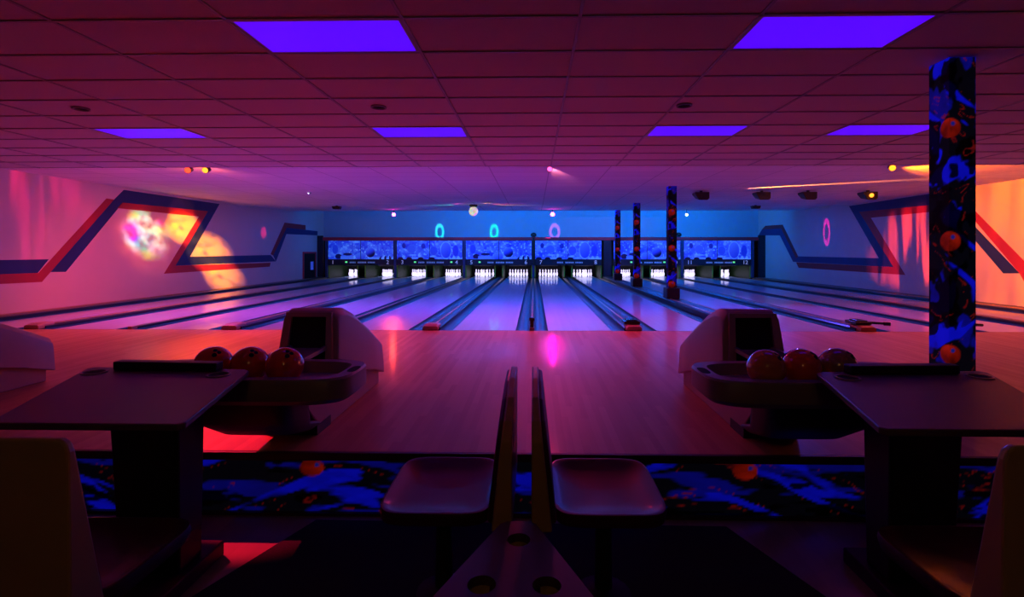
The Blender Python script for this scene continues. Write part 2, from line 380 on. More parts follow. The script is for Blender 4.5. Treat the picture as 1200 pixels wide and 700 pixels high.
def print_grid(name, P, cols, m, parent=None):
    """grid of points P[j,i] with printed colours"""
    h, w = P.shape[:2]; me = bpy.data.meshes.new(name)
    idx = np.arange(h*w).reshape(h, w); q = np.stack([idx[:-1,:-1], idx[:-1,1:], idx[1:,1:], idx[1:,:-1]], -1).reshape(-1, 4)
    me.from_pydata(P.reshape(-1, 3).tolist(), [], q.tolist())
    a = me.color_attributes.new('print', 'FLOAT_COLOR', 'POINT')
    a.data.foreach_set('color', np.concatenate([cols.reshape(-1, 3), np.ones((h*w, 1))], 1).astype(np.float32).ravel())
    me.materials.append(m); o = bpy.data.objects.new(name, me); COL.objects.link(o)
    if parent: o.parent = parent
    return o

# carpeted riser between the two floors
nx, nz = 900, 28
xs = np.linspace(-5.2, 5.2, nx); zs = np.linspace(LOW, -.055, nz)
Xg, Zg = np.meshgrid(xs, zs)
P = np.stack([Xg, np.full_like(Xg, RISER_Y-.008), Zg], -1)
cc = carpet_print((Zg+.42)*1.6, Xg*.55+.35, .50, 1.39, .96, Xg)
rs = structure(MB().box(XL, XR, RISER_Y-.006, RISER_Y+.02, LOW, -.05).build('wall_riser', M['nosing']), 'patterned blue and black carpet riser below the approach')
print_grid('carpet_facing', P, cc, M['carpet_low'], rs)
structure(MB().box(XL, XR, RISER_Y-.035, RISER_Y-.008, LOW, LOW+.02).build('baseboard_riser', M['nosing']), 'dark trim at the foot of the carpet riser')
# dark carpet between the seats on the lower floor
MBc = MB().prism([(-1.42, 3.31), (1.22, 3.28), (1.47, 2.64), (1.95, 1.4), (1.95, -.5), (-2.2, -.5), (-2.2, 1.4), (-1.70, 2.64)], LOW, LOW+.012)
tag(MBc.build('floor_carpet', M['mat_carpet']), 'dark navy carpet with angled corners on the lower floor', 'carpet')

# carpet-wrapped columns ----------------------------------------------
def column(X, Y0, z0, z1, step, label, base):
    w = .215
    t = empty('column', (X, Y0+w/2, z0)); tag(t, label, 'column', 'carpet-wrapped columns')
    per = np.linspace(0, 4*w, int(4*w/step)//4*4+1); hz = np.linspace(0, z1-z0, int((z1-z0)/step)+1)
    def edge(p):
        k = np.minimum((p/w).astype(int), 3); f = p-k*w
        cx = np.select([k==0, k==1, k==2, k==3], [-w/2+0*f, -w/2+f, w/2+0*f, w/2-f]); cy = np.select([k==0, k==1, k==2, k==3], [w/2-f, -w/2+0*f, -w/2+f, w/2+0*f])
        return cx, cy
    cx, cy = edge(per); Pg, Hg = np.meshgrid(per, hz)
    P = np.stack([np.broadcast_to(cx, Pg.shape), np.broadcast_to(cy, Pg.shape), Hg], -1)
    s = ((Pg-w+.215) % .43)-.215
    c1 = carpet_print(s, Hg+z0, 0.0 if not base else .08, 2.36, .935)
    print_grid('carpet_wrap', P, c1, M['carpet'], t)
    if base:
        MB().box(-.17, .17, -.19, .19, -.28, 0).build('base_block', M['navy'], t, bevel=.02)
    return t
column(3.52, 4.28, 0, CEIL, .0095, 'nearest and largest carpet-wrapped column, rising behind the right table', False)
column(3.59, 13.35, .40, CEIL2, .018, 'carpet-wrapped column standing on the lane divider, nearest of the far three', True)
column(3.59, 17.9, .40, CEIL2, .02, 'carpet-wrapped column on the lane divider, middle of the far three', True)
column(3.59, 22.0, .40, CEIL2B, .02, 'carpet-wrapped column on the lane divider, farthest and thinnest', True)

# ------------------------------------------------------------------ lanes
GUT, LW, CAPW, DIV = .235, 1.07, .30, .04
starts = [-10.42, -6.96, -3.50, -.04, 3.86, 7.32]
LEN1 = PIN_Y+1.0
def gutter_mb(w):
    b = MB(); n = 9; A = [(w/2-math.cos(math.pi*i/(n-1))*w/2, -.005-math.sin(math.pi*i/(n-1))*.10) for i in range(n)]
    B = [(x, z-.012) for x, z in A][::-1]
    return b.loft([[(x, FOUL_Y, z) for x, z in A+B], [(x, LEN1, z) for x, z in A+B]])
gut = None; lane_c = []; lane_no = 0
NUMW = ['', 'one', 'two', 'three', 'four', 'five', 'six', 'seven', 'eight', 'nine', 'ten', 'eleven', 'twelve']
for p, s in enumerate(starts):
    for side in (0, 1):
        lane_no += 1
        g0 = s+DIV if side == 0 else s+DIV+GUT+LW+GUT+CAPW
        cx = g0+GUT+LW/2; lane_c.append(cx)
        t = empty('bowling_lane', (cx, FOUL_Y, 0)); tag(t, 'pale polished bowling lane with gutters leading to board number %s' % NUMW[lane_no], 'bowling lane', 'bowling lanes')
        MB().box(-LW/2, LW/2, .012, PIN_Y-FOUL_Y-.35, -.10, 0).build('lane_bed', M['lane'], t)
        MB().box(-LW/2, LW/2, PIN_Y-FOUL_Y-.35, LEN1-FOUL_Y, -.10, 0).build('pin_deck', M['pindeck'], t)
        MB().box(-LW/2, LW/2, 0, .012, -.10, .0008).build('foul_line', M['black'], t)
        for k in (0, 1):
            if gut is None:
                o = gutter_mb(GUT).build('gutter', M['gutter'], t, smooth=True); gut = o.data
            else:
                o = bpy.data.objects.new('gutter', gut); COL.objects.link(o); o.parent = t
            o.location = (g0-cx if k == 0 else LW/2, -FOUL_Y, 0)
# dividers: wide caps inside each pair, slim rails between the pairs
pairs = ['one and two', 'three and four', 'five and six', 'seven and eight', 'nine and ten', 'eleven and twelve']
for p, s in enumerate(starts):
    x = s+DIV+GUT+LW+GUT
    t = empty('lane_divider', (x+CAPW/2, FOUL_Y, 0)); tag(t, 'wide dark ball return cap between lanes %s' % pairs[p], 'lane divider', 'wide caps between lanes')
    h = CAPW/2
    MB().loft([[(-h, y, -.12), (h, y, -.12), (h, y, .03), (h-.03, y, .05), (-h+.03, y, .05), (-h, y, .03)] for y in (.12, LEN1-FOUL_Y)]).build('cap', M['cap'], t)
    MB().box(-.012, .012, .12, 16.8, .05, .057).build('trim_strip', M['strip'], t)
    e = MB().loft([[(-.13, y, 0), (.13, y, 0), (.13, y, z), (.10, y, z+.02), (-.10, y, z+.02), (-.13, y, z)] for y, z in ((.0, .05), (.10, .075), (.3, .075))])
    e.build('end_block', M['orangeblock' if p == 4 else 'tanblock'], t, bevel=.006)
    if p >= 3:
        MB().box(-.15, .12, .10, .42, .098, .15).box(-.10, .07, .13, .38, .15, .17).build('sensor_box', M['blackgloss'], t, bevel=.01)
    if p == 4:
        MB().tube((.1, .2, .13), (.42, .26, .10), .022).tube((.42, .26, .10), (.5, .2, .10), .035).build('sensor_arm', M['blackgloss'], t, smooth=True)
for p, x in enumerate([-6.96, -3.50, -.04, 7.32]):
    nm = ['two and three', 'four and five', 'six and seven', 'ten and eleven'][p]
    t = empty('lane_rail', (x, FOUL_Y, 0)); tag(t, 'slim dark rail between lanes %s' % nm, 'lane divider', 'slim rails between lane pairs')
    MB().box(-DIV, DIV, .14, LEN1-FOUL_Y, -.12, .035).build('rail', M['cap'], t, bevel=.008)
    MB().box(-.008, .008, .14, 16.8, .035, .042).build('trim_strip', M['strip'], t)
    MB().box(-.035, .035, 0, .14, -.12, .05).build('end_block', M['tanblock'], t, bevel=.006)
    if p == 2: MB().box(-.03, .03, .05, .11, .05, .16).box(-.045, .045, .04, .13, .16, .21).build('foul_sensor', M['blackgloss'], t, bevel=.006)
    if p == 3:
        MB().tube((-.05, .2, .1), (.35, .25, .08), .025).build('sensor_arm', M['blackgloss'], t, smooth=True)
t = empty('column_platform', (3.64, FOUL_Y, 0)); tag(t, 'raised dark divider carrying the columns between lanes 8 and 9', 'lane divider')
MB().loft([[(-.23, y, -.12), (.23, y, -.12), (.23, y, .10), (.20, y, .12), (-.20, y, .12), (-.23, y, .10)] for y in (.15, LEN1-FOUL_Y)]).build('cap', M['cap'], t)
MB().box(-.14, -.12, .15, 16.8, .12, .128).box(.14, .16, .15, 16.8, .12, .128).build('trim_strip', M['strip'], t)
for x0, x1, lab in ((XL+.012, -10.42+DIV, 'dark ledge between lane 1 and the left wall'), (10.78-DIV, XR-.012, 'dark ledge between lane 12 and the right wall')):
    t = empty('side_ledge', ((x0+x1)/2, FOUL_Y, 0)); tag(t, lab, 'lane divider'); h = (x1-x0)/2
    MB().box(-h, h, 0, 16.8, -.14, .06).build('ledge', M['cap'], t, bevel=.02)
    MB().box(-h*.4-.01, -h*.4+.01, 0, 16.8, .06, .068).build('trim_strip', M['strip'], t)

# ------------------------------------------------------------------ pins
prof = [(.026, 0), (.028, .004), (.036, .03), (.051, .085), (.0605, .115), (.058, .15), (.045, .20), (.030, .235), (.0235, .255), (.024, .28), (.0305, .315), (.032, .34), (.028, .362), (.016, .377), (.002, .381)]
pin_me = None
spots = [(0, 0)] + [(s*.1525, .264) for s in (-1, 1)] + [(s*.305, .528) for s in (-1, 0, 1)] + [(s*.1525, .792) for s in (-3, -1, 1, 3)]
for i, cx in enumerate(lane_c):
    for (dx, dy) in spots:
        if pin_me is None:
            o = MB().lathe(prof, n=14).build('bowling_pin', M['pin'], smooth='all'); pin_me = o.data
        else:
            o = bpy.data.objects.new('bowling_pin', pin_me); COL.objects.link(o)
        o.location = (cx+dx, PIN_Y+dy, 0)
        tag(o, 'white bowling pin in the rack below board number %s' % NUMW[i+1], 'bowling pin', 'pins of lane %s' % NUMW[i+1])

# ------------------------------------------------------------------ pin machines and masking units
for i, cx in enumerate(lane_c):
    t = empty('pinsetter', (cx, MASK_Y+.12, 0)); tag(t, 'dark pinsetter bay with green kickbacks below board number %s' % NUMW[i+1], 'pinsetter', 'pinsetter bays')
    h = LW/2+GUT-.01
    for s in (-1, 1):
        MB().loft([[(s*h, 0, z), (s*(h-.03), 0, z), (s*(h-.03), 2.6, z), (s*h, 2.6, z)] for z in (.002, .64)]).build('kickback', M['kick'], t)
        MB().box(min(s*h, s*(h-.06)), max(s*h, s*(h-.06)), -.02, -.001, .04, .64).build('kickback_edge', M['kickedge'], t)
    MB().box(-h+.04, h-.04, 2.55, 2.6, .002, 1.2).build('pit_curtain', M['void'], t)
    MB().box(-h, h, .4, 2.6, 1.2, 1.25).build('cover', M['void'], t)
    MB().box(-.45, .45, 1.2, 1.26, .58, .64).build('sweep_bar', M['black'], t)
    lamp('AREA', 'pin_lamp', (cx, MASK_Y+.45, .95), (.62, .55, 1), 7, (cx, PIN_Y+.6, .1), size=(.9, .06))

def ell(u, v, cu, cv, ru, rv): return np.hypot((u-cu)/ru, (v-cv)/rv)
def art(design, n_u, n_v, seed):
    """flat print: balls and pins in blue ink"""
    u, v = np.meshgrid(np.linspace(0, 3.28, n_u), np.linspace(0, .93, n_v)); o = seed*13
    t = fbm(u*3.2+o, v*4.5+o); d = fbm(u*9+o+5, v*10+o)
    c = np.zeros(u.shape+(3,)); lum = .32+.75*np.clip(t-.32, 0, 1)+.35*(d-.5)
    spark = np.clip((fbm(u*13+o, v*13+3)-.64)/.08, 0, 1)*.7
    lum = lum+spark*np.clip(1.1-np.abs(v-.5), 0, 1)
    def disc(cu, cv, ru, rv, val, rim=0, soft=.08, shade=.0):
        nonlocal lum
        r = ell(u, v, cu, cv, ru, rv); k = np.clip((1-r)/soft, 0, 1)
        lum = lum*(1-k)+k*(val+shade*((v-cv)/rv-(u-cu)/ru*.5)*.5)
        if rim: lum = lum+np.clip(1-np.abs(r-1)/.07, 0, 1)*rim
    if design == 0:
        disc(.52, .14, .17, .13, .03); disc(.98, .25, .24, .07, .04); disc(1.62, .14, .26, .19, .45, .2, shade=.3); disc(2.12, .34, .25, .26, .22, .25, shade=.7)
        disc(1.42, .86, .22, .06, .85, soft=.6); disc(2.05, .82, .14, .05, .8, soft=.6)
        for pu in (2.5, 2.66, 2.84): disc(pu, .42, .05, .34, .42, .22)
        disc(.35, .5, .16, .25, .30, .15)
        k = (v < .16)*(u > .62)*(u < 1.28); lum = np.where(k, .62, lum)
        k = np.clip(1-np.abs(v-.06-.04*(u-2))/.035, 0, 1)*(u > 2.0)*(u < 2.6); lum = np.maximum(lum, k*1.1)
        k = (v < .14+.07*np.sin(u*25))*(u > 2.65); lum = np.where(k, .95, lum)
        lum = np.where((v < .12+.05*np.sin(u*31))*(u > 2.55)*(np.abs((u*4) % 1-.5) < .22), .03, lum)
    else:
        disc(.35, .68, .10, .14, .14); disc(1.33, .66, .11, .14, .16); disc(.75, .5, .22, .22, .42, .18); disc(1.85, .43, .20, .24, .34, .35)
        disc(2.46, .45, .27, .42, .40, .55, shade=.25); disc(2.0, .76, .12, .11, .8, soft=.6); disc(2.95, .42, .16, .30, .25, .12)
        disc(1.12, .19, .06, .09, .95); disc(.8, .21, .30, .05, .85, soft=.5); disc(.85, .06, .38, .05, .8, soft=.4); disc(1.8, .14, .2, .05, .9, soft=.4); disc(2.1, .06, .25, .05, .8, soft=.4)
        for q in (.18, .62, 1.2, 1.75): disc(q, .02, .15, .09, .02)
        k = (v < .10+.06*np.sin(u*27))*(u > 2.65); lum = np.where(k, .95, lum)
    lum = np.clip(lum, .02, 1.15)[..., None]
    lo, hi = np.array((.004, .02, .50)), np.array((.09, .28, 1.0))
    return np.where(lum < .25, lum/.25*lo, lo+(hi-lo)*np.clip((lum-.25)/.85, 0, 1)**1.3)
def text(body, size, m, parent, loc):
    cu = bpy.data.curves.new('lane_number', 'FONT'); cu.body = body; cu.size = size; cu.align_x = 'CENTER'; cu.align_y = 'CENTER'; cu.extrude = .004
    f = bpy.data.objects.new('lane_number_font', cu); COL.objects.link(f)
    me = bpy.data.meshes.new_from_object(f.evaluated_get(bpy.context.evaluated_depsgraph_get())); bpy.data.objects.remove(f); bpy.data.curves.remove(cu)
    me.name = 'lane_number'; me.materials.clear(); me.materials.append(m)
    o = bpy.data.objects.new('lane_number', me); COL.objects.link(o); o.parent = parent; o.location = loc; o.rotation_euler = (math.pi/2, 0, 0); return o
ends = [-10.42, -6.96, -3.50, -.04, 3.86, 7.32]
for p, s in enumerate(ends):
    t = empty('masking_unit', (s+1.73, MASK_Y, .66)); a_, b_ = 2*p+1, 2*p+2
    tag(t, 'blue bowling artwork panel with board numbers %s and %s below' % (NUMW[a_], NUMW[b_]), 'masking unit', 'masking units above the pins')
    A = art(p % 2, 220, 62, p)
    for hlf in (0, 1):
        C_ = A[:, hlf*110:(hlf+1)*110]
        x0, x1 = (-1.64, -.012) if hlf == 0 else (.012, 1.64)
        Xq, Zq = np.meshgrid(np.linspace(x0, x1, 110), np.linspace(.30, 1.225, 62))
        print_grid('art_panel', np.stack([Xq, np.full_like(Xq, -.012), Zq], -1), C_, M['art'], t)
    MB().box(-1.67, 1.67, 0, .06, .29, 1.235).build('backing', M['navy'], t)
    nb = MB().box(-1.67, 1.67, -.03, .06, 0, .285).build('number_board', M['navy'], t, bevel=.01)
    text(str(a_), .27, M['digit'], nb, (-1.36 if p else -1.40, -.036, .14)); text(str(b_), .27, M['digit'], nb, (1.36, -.036, .14))
    wl_ = MB()
    for x0, x1 in ((-.55, -.22), (-.14, .28), (.36, .72)):
        x = x0
        while x < x1-.03:
            wl_.box(x, min(x+.045, x1), -.036, -.031, .10, .175); x += .062
    tag(wl_.build('lettering', M['cyanlight'], nb), 'line of small pale lettering, too small to read')
    for lx in [[-.72], [-.72, 1.1], [-.95], [], [-.78, .85], [.80]][p]:
        MB().box(lx-.05, lx+.05, -.045, -.031, .12, .19).build('indicator', M['led'], nb)
for k, x in enumerate([-10.42, -6.96, -3.50, -.04, 7.32, 10.78]):
    o = MB().box(x-.055, x+.055, MASK_Y-.05, MASK_Y+.08, .60, 1.89).loft([[(x-.05, MASK_Y-.05, z), (x+.05, MASK_Y-.05, z), (x+.05, MASK_Y+.1, z), (x-.05, MASK_Y+.1, z)] for z in (.036, .60)])
    lab = ['navy post at the left end of the masking units', 'navy post between numbers two and three', 'navy post between numbers four and five', 'navy post between numbers six and seven', 'navy post between numbers ten and eleven', 'navy post at the right end of the masking units'][k]
    tag(o.build('masking_post', mat('navy post %d' % k, (.03, .05, .16), .4)), lab, 'post', 'posts between masking units')
tag(MB().box(3.45, 3.83, MASK_Y-.04, MASK_Y+.1, .125, 1.88).build('masking_filler', M['navy']), 'dark filler panel between the artwork over lanes 8 and 9', 'panel')
tag(MB().box(XL+.3, XR-.35, MASK_Y-.06, MASK_Y+.16, 1.895, 2.06).build('masking_rail', M['redrail'], bevel=.02), 'long dark red rail along the top of the masking units', 'rail')
for x0, x1, lab in ((XL, XL+.28, 'dark end panel between the left wall and the masking'), (XR-.33, XR, 'dark end panel between the right wall and the masking')):
    tag(MB().box(x0+.01, x1, MASK_Y-.02, MASK_Y+.1, .07, 2.14).build('end_panel', M['navy']), lab, 'panel')
for x, lab in ((-.03, 'small black dome camera at the middle of the red rail'), (7.15, 'small black dome camera on the red rail right of the columns')):
    t = empty('dome_camera', (x, MASK_Y, 2.06)); tag(t, lab, 'camera')
    MB().lathe([(.10, 0), (.10, .03), (.05, .05)], n=16).build('base', M['black'], t, smooth=True)
    MB().lathe([(.13, .05), (.15, .10), (.13, .17), (.07, .22), (.002, .235)], n=16).build('dome', M['blackgloss'], t, smooth=True)
    if x < 0: MB().box(-.05, .05, -.14, -.07, -1.40, -.02).build('cable_duct', M['black'], t)

# ------------------------------------------------------------------ ceiling fixtures
def effect_light(x, Y, z, lens, label, aim, r=.055, name='effect_light'):
    top = CEIL2B if Y > 18.9 else CEIL2
    t = empty(name, (x, Y, top)); tag(t, label, 'stage light', 'effect lights under the ceiling')
    h = z-top; d = Vector(aim).normalized()
    c = Vector((0, 0, h))
    MB().tube(c-d*.10, c+d*.05, r*.85, 14, r*1.15).build('housing', M['black'], t, smooth=True)
    MB().tube(c+d*.045, c+d*.056, r, 14).build('lens', lens, t)
    MB().box(-.012, .012, -.012, .012, h+r*.8, 0).build('bracket', M['black'], t)
effect_light(-6.80, 9.95, 2.95, M['lens_red'], 'red effect light at the ceiling step, left one of the left pair', (.2, -1, -.3))
effect_light(-6.45, 9.95, 2.95, M['lens_yellow'], 'yellow effect light at the ceiling step, right one of the left pair', (.1, -1, -.3))
effect_light(.30, 9.95, 2.95, M['lens_pink'], 'pink effect light at the ceiling step above the middle lanes', (0, -1, -.3), .045)
effect_light(6.85, 9.95, 2.95, M['lens_orange'], 'orange effect light at the ceiling step on the right', (-.4, -1, -.3))
effect_light(-6.0, 21.8, 2.93, M['lens_magenta'], 'magenta spotlight far back above lanes 3 and 4', (.1, -1, -.15), .07)
effect_light(.78, 21.8, 2.93, M['lens_magenta'], 'magenta spotlight far back above lane 7', (0, -1, -.15), .08)
effect_light(6.45, 21.8, 2.90, M['lens_white'], 'white spotlight far back right of the columns', (-.2, -1, -.1), .055)
# wedge projectors
for k, (x, lit) in enumerate(((4.66, 0), (6.34, 0), (7.61, 0), (9.26, 1))):
    t = empty('projector', (x, 14.4, CEIL2))
    tag(t, ['black wedge loudspeaker under the ceiling, first right of the column', 'black wedge loudspeaker under the ceiling, second right of the column',
            'black wedge loudspeaker under the ceiling, third right of the column', 'black projector with a glowing yellow lens under the ceiling by the right wall'][k], 'loudspeaker' if not lit else 'projector', 'black boxes hung over the right lanes')
    MB().loft([[(-.20, y, -.05), (.19, y, -.05), (.19, y, -.22+q), (.14, y, -.27+q), (-.10, y, -.27+q), (-.20, y, -.10)] for y, q in ((-.14, 0), (.16, .06))]).build('cabinet', M['black'], t, bevel=.012)
    MB().box(-.03, .03, -.03, .03, -.06, 0).build('bracket', M['black'], t)
    if lit: MB().tube((0, -.145, -.15), (0, -.17, -.16), .055, 16).build('lens', M['lens_yellow'], t)
for x, y, lab in ((-7.3, 18.8, 'small dark loudspeaker under the ceiling over the left lanes'), (8.1, 18.9, 'small dark loudspeaker under the ceiling over the right lanes')):
    t = empty('small_speaker', (x, y, CEIL2)); tag(t, lab, 'loudspeaker')
    MB().loft([[(-.16, q, -.03), (.16, q, -.03), (.12, q, -.13), (-.12, q, -.13)] for q in (-.1, .1)]).build('cabinet', M['black'], t, bevel=.01)
    MB().box(-.03, .03, -.03, .03, -.04, 0).build('bracket', M['black'], t)
t = empty('smoke_detector', (-6.47, 14.6, CEIL2)); tag(t, 'small ceiling detector with a white indicator over the left lanes', 'smoke detector')
MB().lathe([(.06, 0), (.06, -.02), (.03, -.04), (.002, -.042)], n=14).build('housing', M['grid'], t, smooth=True)
MB().ball((0, -.05, -.03), .014, 8, 6).build('indicator', M['lens_white'], t)
# mirror effect ball
def globe_mat():
    m = mat('faceted colour globe', (.5, .5, .5), .2); n = m.node_tree.nodes; lk = m.node_tree.links
    tc = n.new('ShaderNodeTexCoord'); vo = n.new('ShaderNodeTexVoronoi'); vo.inputs['Scale'].default_value = 22; lk.new(tc.outputs['Object'], vo.inputs['Vector'])
    hs = n.new('ShaderNodeMix'); hs.data_type = 'RGBA'; hs.inputs[0].default_value = .8; hs.inputs[6].default_value = (1, .7, .4, 1); lk.new(vo.outputs['Color'], hs.inputs[7])
    b = n['Principled BSDF']; lk.new(hs.outputs[2], b.inputs['Emission Color']); b.inputs['Emission Strength'].default_value = 1.0
    return m
t = empty('effect_globe', (-2.2, 18.5, CEIL2)); tag(t, 'glowing faceted disco globe hanging over the middle lanes', 'disco light')
MB().ball((0, 0, -.24), .17, 14, 9).build('globe', globe_mat(), t)
MB().lathe([(.14, -.0), (.15, -.05), (.10, -.09)], n=14).build('motor_base', M['black'], t, smooth=True)
# recessed downlights
for (x, lab) in ((-5.07, 'round recessed downlight in the tile ceiling on the left'), (-1.72, 'round recessed downlight in the tile ceiling left of centre'), (1.64, 'round recessed downlight in the tile ceiling right of centre')):
    t = empty('downlight', (x, 5.63, CEIL)); tag(t, lab, 'ceiling light', 'recessed downlights')
    MB().loft([[(r*math.cos(2*math.pi*i/24), r*math.sin(2*math.pi*i/24), z) for i in range(24)] for r, z in ((.085, .005), (.085, -.012), (.072, -.012), (.066, .004))], cap=False).build('ring', M['creamgrey'], t, smooth=True)
    MB().lathe([(.066, .002), (.066, .0045)], n=24).build('baffle', M['void'], t)

# ------------------------------------------------------------------ ball returns
def outline(hx, hy, n=36, ex=.55, ey=.8):
    A = []
    for i in range(n):
        a = 2*math.pi*i/n; c, s = math.cos(a), math.sin(a)
        A.append((math.copysign(abs(c)**ex, c)*hx, math.copysign(abs(s)**ey, s)*hy))
    return A
def ball_return(X, label):
    Y0 = 4.3; t = empty('ball_return', (X, Y0, 0)); tag(t, label, 'ball return', 'ball returns on the approach')
    w = .185
    pr = [(3.80, 0), (5.20, 0), (5.20, .40), (3.98, .50), (3.36, .49), (3.36, .42)]
    MB().loft([[(x, y-Y0, z) for y, z in pr] for x in (-w, w)]).build('base', M['cream'], t, bevel=.012)
    MB().box(-w-.005, w+.005, 3.70-Y0, 3.95-Y0, 0, .07).build('toe_kick', M['black'], t)
    # hood: rounded sections front to back, wider at the foot
    R = []
    for y, zt, zb, hw in ((4.02, .868, .50, .215), (4.07, .885, .48, .222), (4.22, .875, .40, .225), (4.45, .80, .30, .225), (4.9, .60, .2, .215), (5.25, .44, .10, .20), (5.27, .42, .10, .19)):
        y2 = y-Y0; R.append([(-hw*1.12, y2-.06*(y < 4.1), zb), (hw*1.12, y2-.06*(y < 4.1), zb), (hw*1.06, y2-.02*(y < 4.1), zb+(zt-zb)*.5), (hw, y2, zt-.06), (hw-.045, y2, zt), (-hw+.045, y2, zt), (-hw, y2, zt-.06), (-hw*1.06, y2-.02*(y < 4.1), zb+(zt-zb)*.5)])
    MB().loft(R).build('hood', M['cream'], t, smooth=True, bevel=.01)
    # mouth with a proud rim
    def fy(z): return 4.02-.062*(.868-z)/.368-Y0
    def mouth(hw0, hw1, z0, z1, dy): return [(-hw0, fy(z0)+dy, z0), (hw0, fy(z0)+dy, z0), (hw1, fy(z1)+dy, z1), (-hw1, fy(z1)+dy, z1)]
    MB().loft([mouth(.15, .135, .50, .83, -.004), mouth(.15, .135, .50, .83, -.002)]).build('mouth', M['void'], t)
    A, B = mouth(.205, .18, .495, .862, -.03), mouth(.152, .138, .495, .828, -.03); A2 = mouth(.205, .18, .495, .862, .0); B2 = mouth(.152, .138, .495, .828, -.003)
    rim = MB()
    rim.loft([A2, A, B, B2], cap=False); rim.build('mouth_rim', M['cream'], t)
    # ramp from the mouth to the tray
    MB().loft([[(-.16, y, z), (.16, y, z), (.16, y, z+.03), (.13, y, z+.03), (.11, y, z+.012), (-.11, y, z+.012), (-.13, y, z+.03), (-.16, y, z+.03)] for y, z in ((3.97-Y0, .575), (3.36-Y0, .56))]).build('ramp', M['creamgrey'], t)
    # oval tray
    o1, yc = outline(.70, .29, 44, .38, .48), 3.12-Y0
    def rg(sx, sy, z, dy=0): return [(x*sx, y*sy+yc+dy, z) for x, y in o1]
    MB().loft([rg(.95, .90, .47), rg(1, 1, .50), rg(1, 1, .608), rg(.985, .97, .62), rg(.885, .74, .62), rg(.87, .71, .60), rg(.84, .66, .55)]).build('tray', M['creamgrey'], t, smooth=True)
    MB().loft([rg(.50, .80, .472), rg(.45, .70, .33, .05), rg(.36, .5, .17, .25), rg(.28, .45, .08, .55)]).build('tray_belly', M['black'], t, smooth=True)
    for s in (-1, 1):
        MB().prism([(s*.665+x*.028, yc+y*.075) for x, y in outline(1, 1, 16)], .6195, .6215).build('hand_vent', M['void'], t)
    return t
ball_return(-1.77, 'cream ball return left of the centre seats with red balls')
ball_return(1.69, 'cream ball return right of the centre seats with orange balls')
ball_return(-5.23, 'cream ball return cut off at the left edge of the picture')
BALLS = [(-1.49, 3.03, 'ball_red', 'glossy red bowling ball, rightmost in the left tray'), (-1.712, 3.05, 'ball_red', 'red bowling ball in the middle of the left tray'), (-1.934, 3.05, 'ball_red', 'red bowling ball, leftmost in the left tray'),
         (1.355, 3.02, 'ball_orange', 'amber bowling ball with finger holes, leftmost in the right tray'), (1.576, 3.05, 'ball_hot', 'bright orange bowling ball in the middle of the right tray'), (1.797, 3.07, 'ball_swirl', 'brown swirled bowling ball, rightmost in the right tray')]
ball_me = MB().ball((0, 0, 0), .1085, 32, 20)
for x, y, m, lab in BALLS:
    t = empty('bowling_ball', (x, y, .55)); tag(t, lab, 'bowling ball', 'bowling balls in the trays')
    b = MB().ball((0, 0, .1085), .1085, 32, 20).build('shell', M[m], t, smooth='all')
    hl = MB(); c = Vector((0, 0, .1085))
    for ax, az, r in ((.35, 1.15, .012), (.58, 1.12, .012), (.45, .82, .014)):
        d = Vector((math.sin(ax), -math.cos(ax)*math.cos(az), math.cos(ax)*math.sin(az))).normalized()
        hl.tube(c+d*.105, c+d*.1092, r, 12)
    hl.build('finger_holes', M['void'], t)

# ------------------------------------------------------------------ scorer tables
def scorer_table(mx, label):
    f = lambda x: x if mx > 0 else -x-.05           # the right table mirrors the left one
    t = empty('scorer_table', (f(-2.0), 2.6, LOW)); tag(t, label, 'table', 'scorer tables'); ox, oy = f(-2.0), 2.6
    L = lambda pts: [(f(x)-ox, y-oy) for x, y in pts]
    z = .69-LOW
    MB().prism(L([(-1.345, 1.9), (-2.06, 1.9), (-2.09, 1.93), (-2.49, 2.80), (-2.47, 2.84), (-1.60, 2.80), (-1.56, 2.77), (-1.33, 1.93)]), z-.028, z).build('table_top', M['tabletop'], t, bevel=.006)
    MB().prism(L([(-2.31, 2.76), (-1.72, 2.735), (-1.72, 2.80), (-2.31, 2.825)]), z+.0005, z+.046).build('score_ledge', M['black'], t, bevel=.006)
    for cx, cy in ((-2.36, 2.70), (-1.66, 2.66)):
        c = (f(cx)-ox, cy-oy)
        MB().loft([[(c[0]+r*math.cos(2*math.pi*i/24), c[1]+r*math.sin(2*math.pi*i/24), zz) for i in range(24)] for r, zz in ((.060, z), (.058, z+.006), (.050, z+.006), (.048, z+.001))], cap=False).build('cup_ring', M['creamgrey'], t, smooth=True)
        MB().lathe([(.048, z+.0006), (.048, z+.0012)], (c[0], c[1], 0), 24).build('cup_well', M['void'], t)
    MB().loft([[(f(x)-ox, y-oy, zz) for x, y in pts] for pts, zz in (([(-2.16, 2.62), (-1.84, 2.62), (-1.84, 2.80), (-2.16, 2.80)], .085), ([(-2.19, 2.58), (-1.82, 2.58), (-1.82, 2.80), (-2.19, 2.80)], z-.028))]).build('pedestal', M['black'], t, bevel=.01)
    MB().prism(L([(-2.75, 1.35), (-1.80, 1.35), (-1.80, 2.94), (-2.75, 2.94)]), 0, .085).build('plinth', M['nosing'], t, bevel=.008)
    return t
scorer_table(1, 'mauve-topped scorer table on a dark pedestal on the left')
scorer_table(-1, 'mauve-topped scorer table on a dark pedestal on the right')

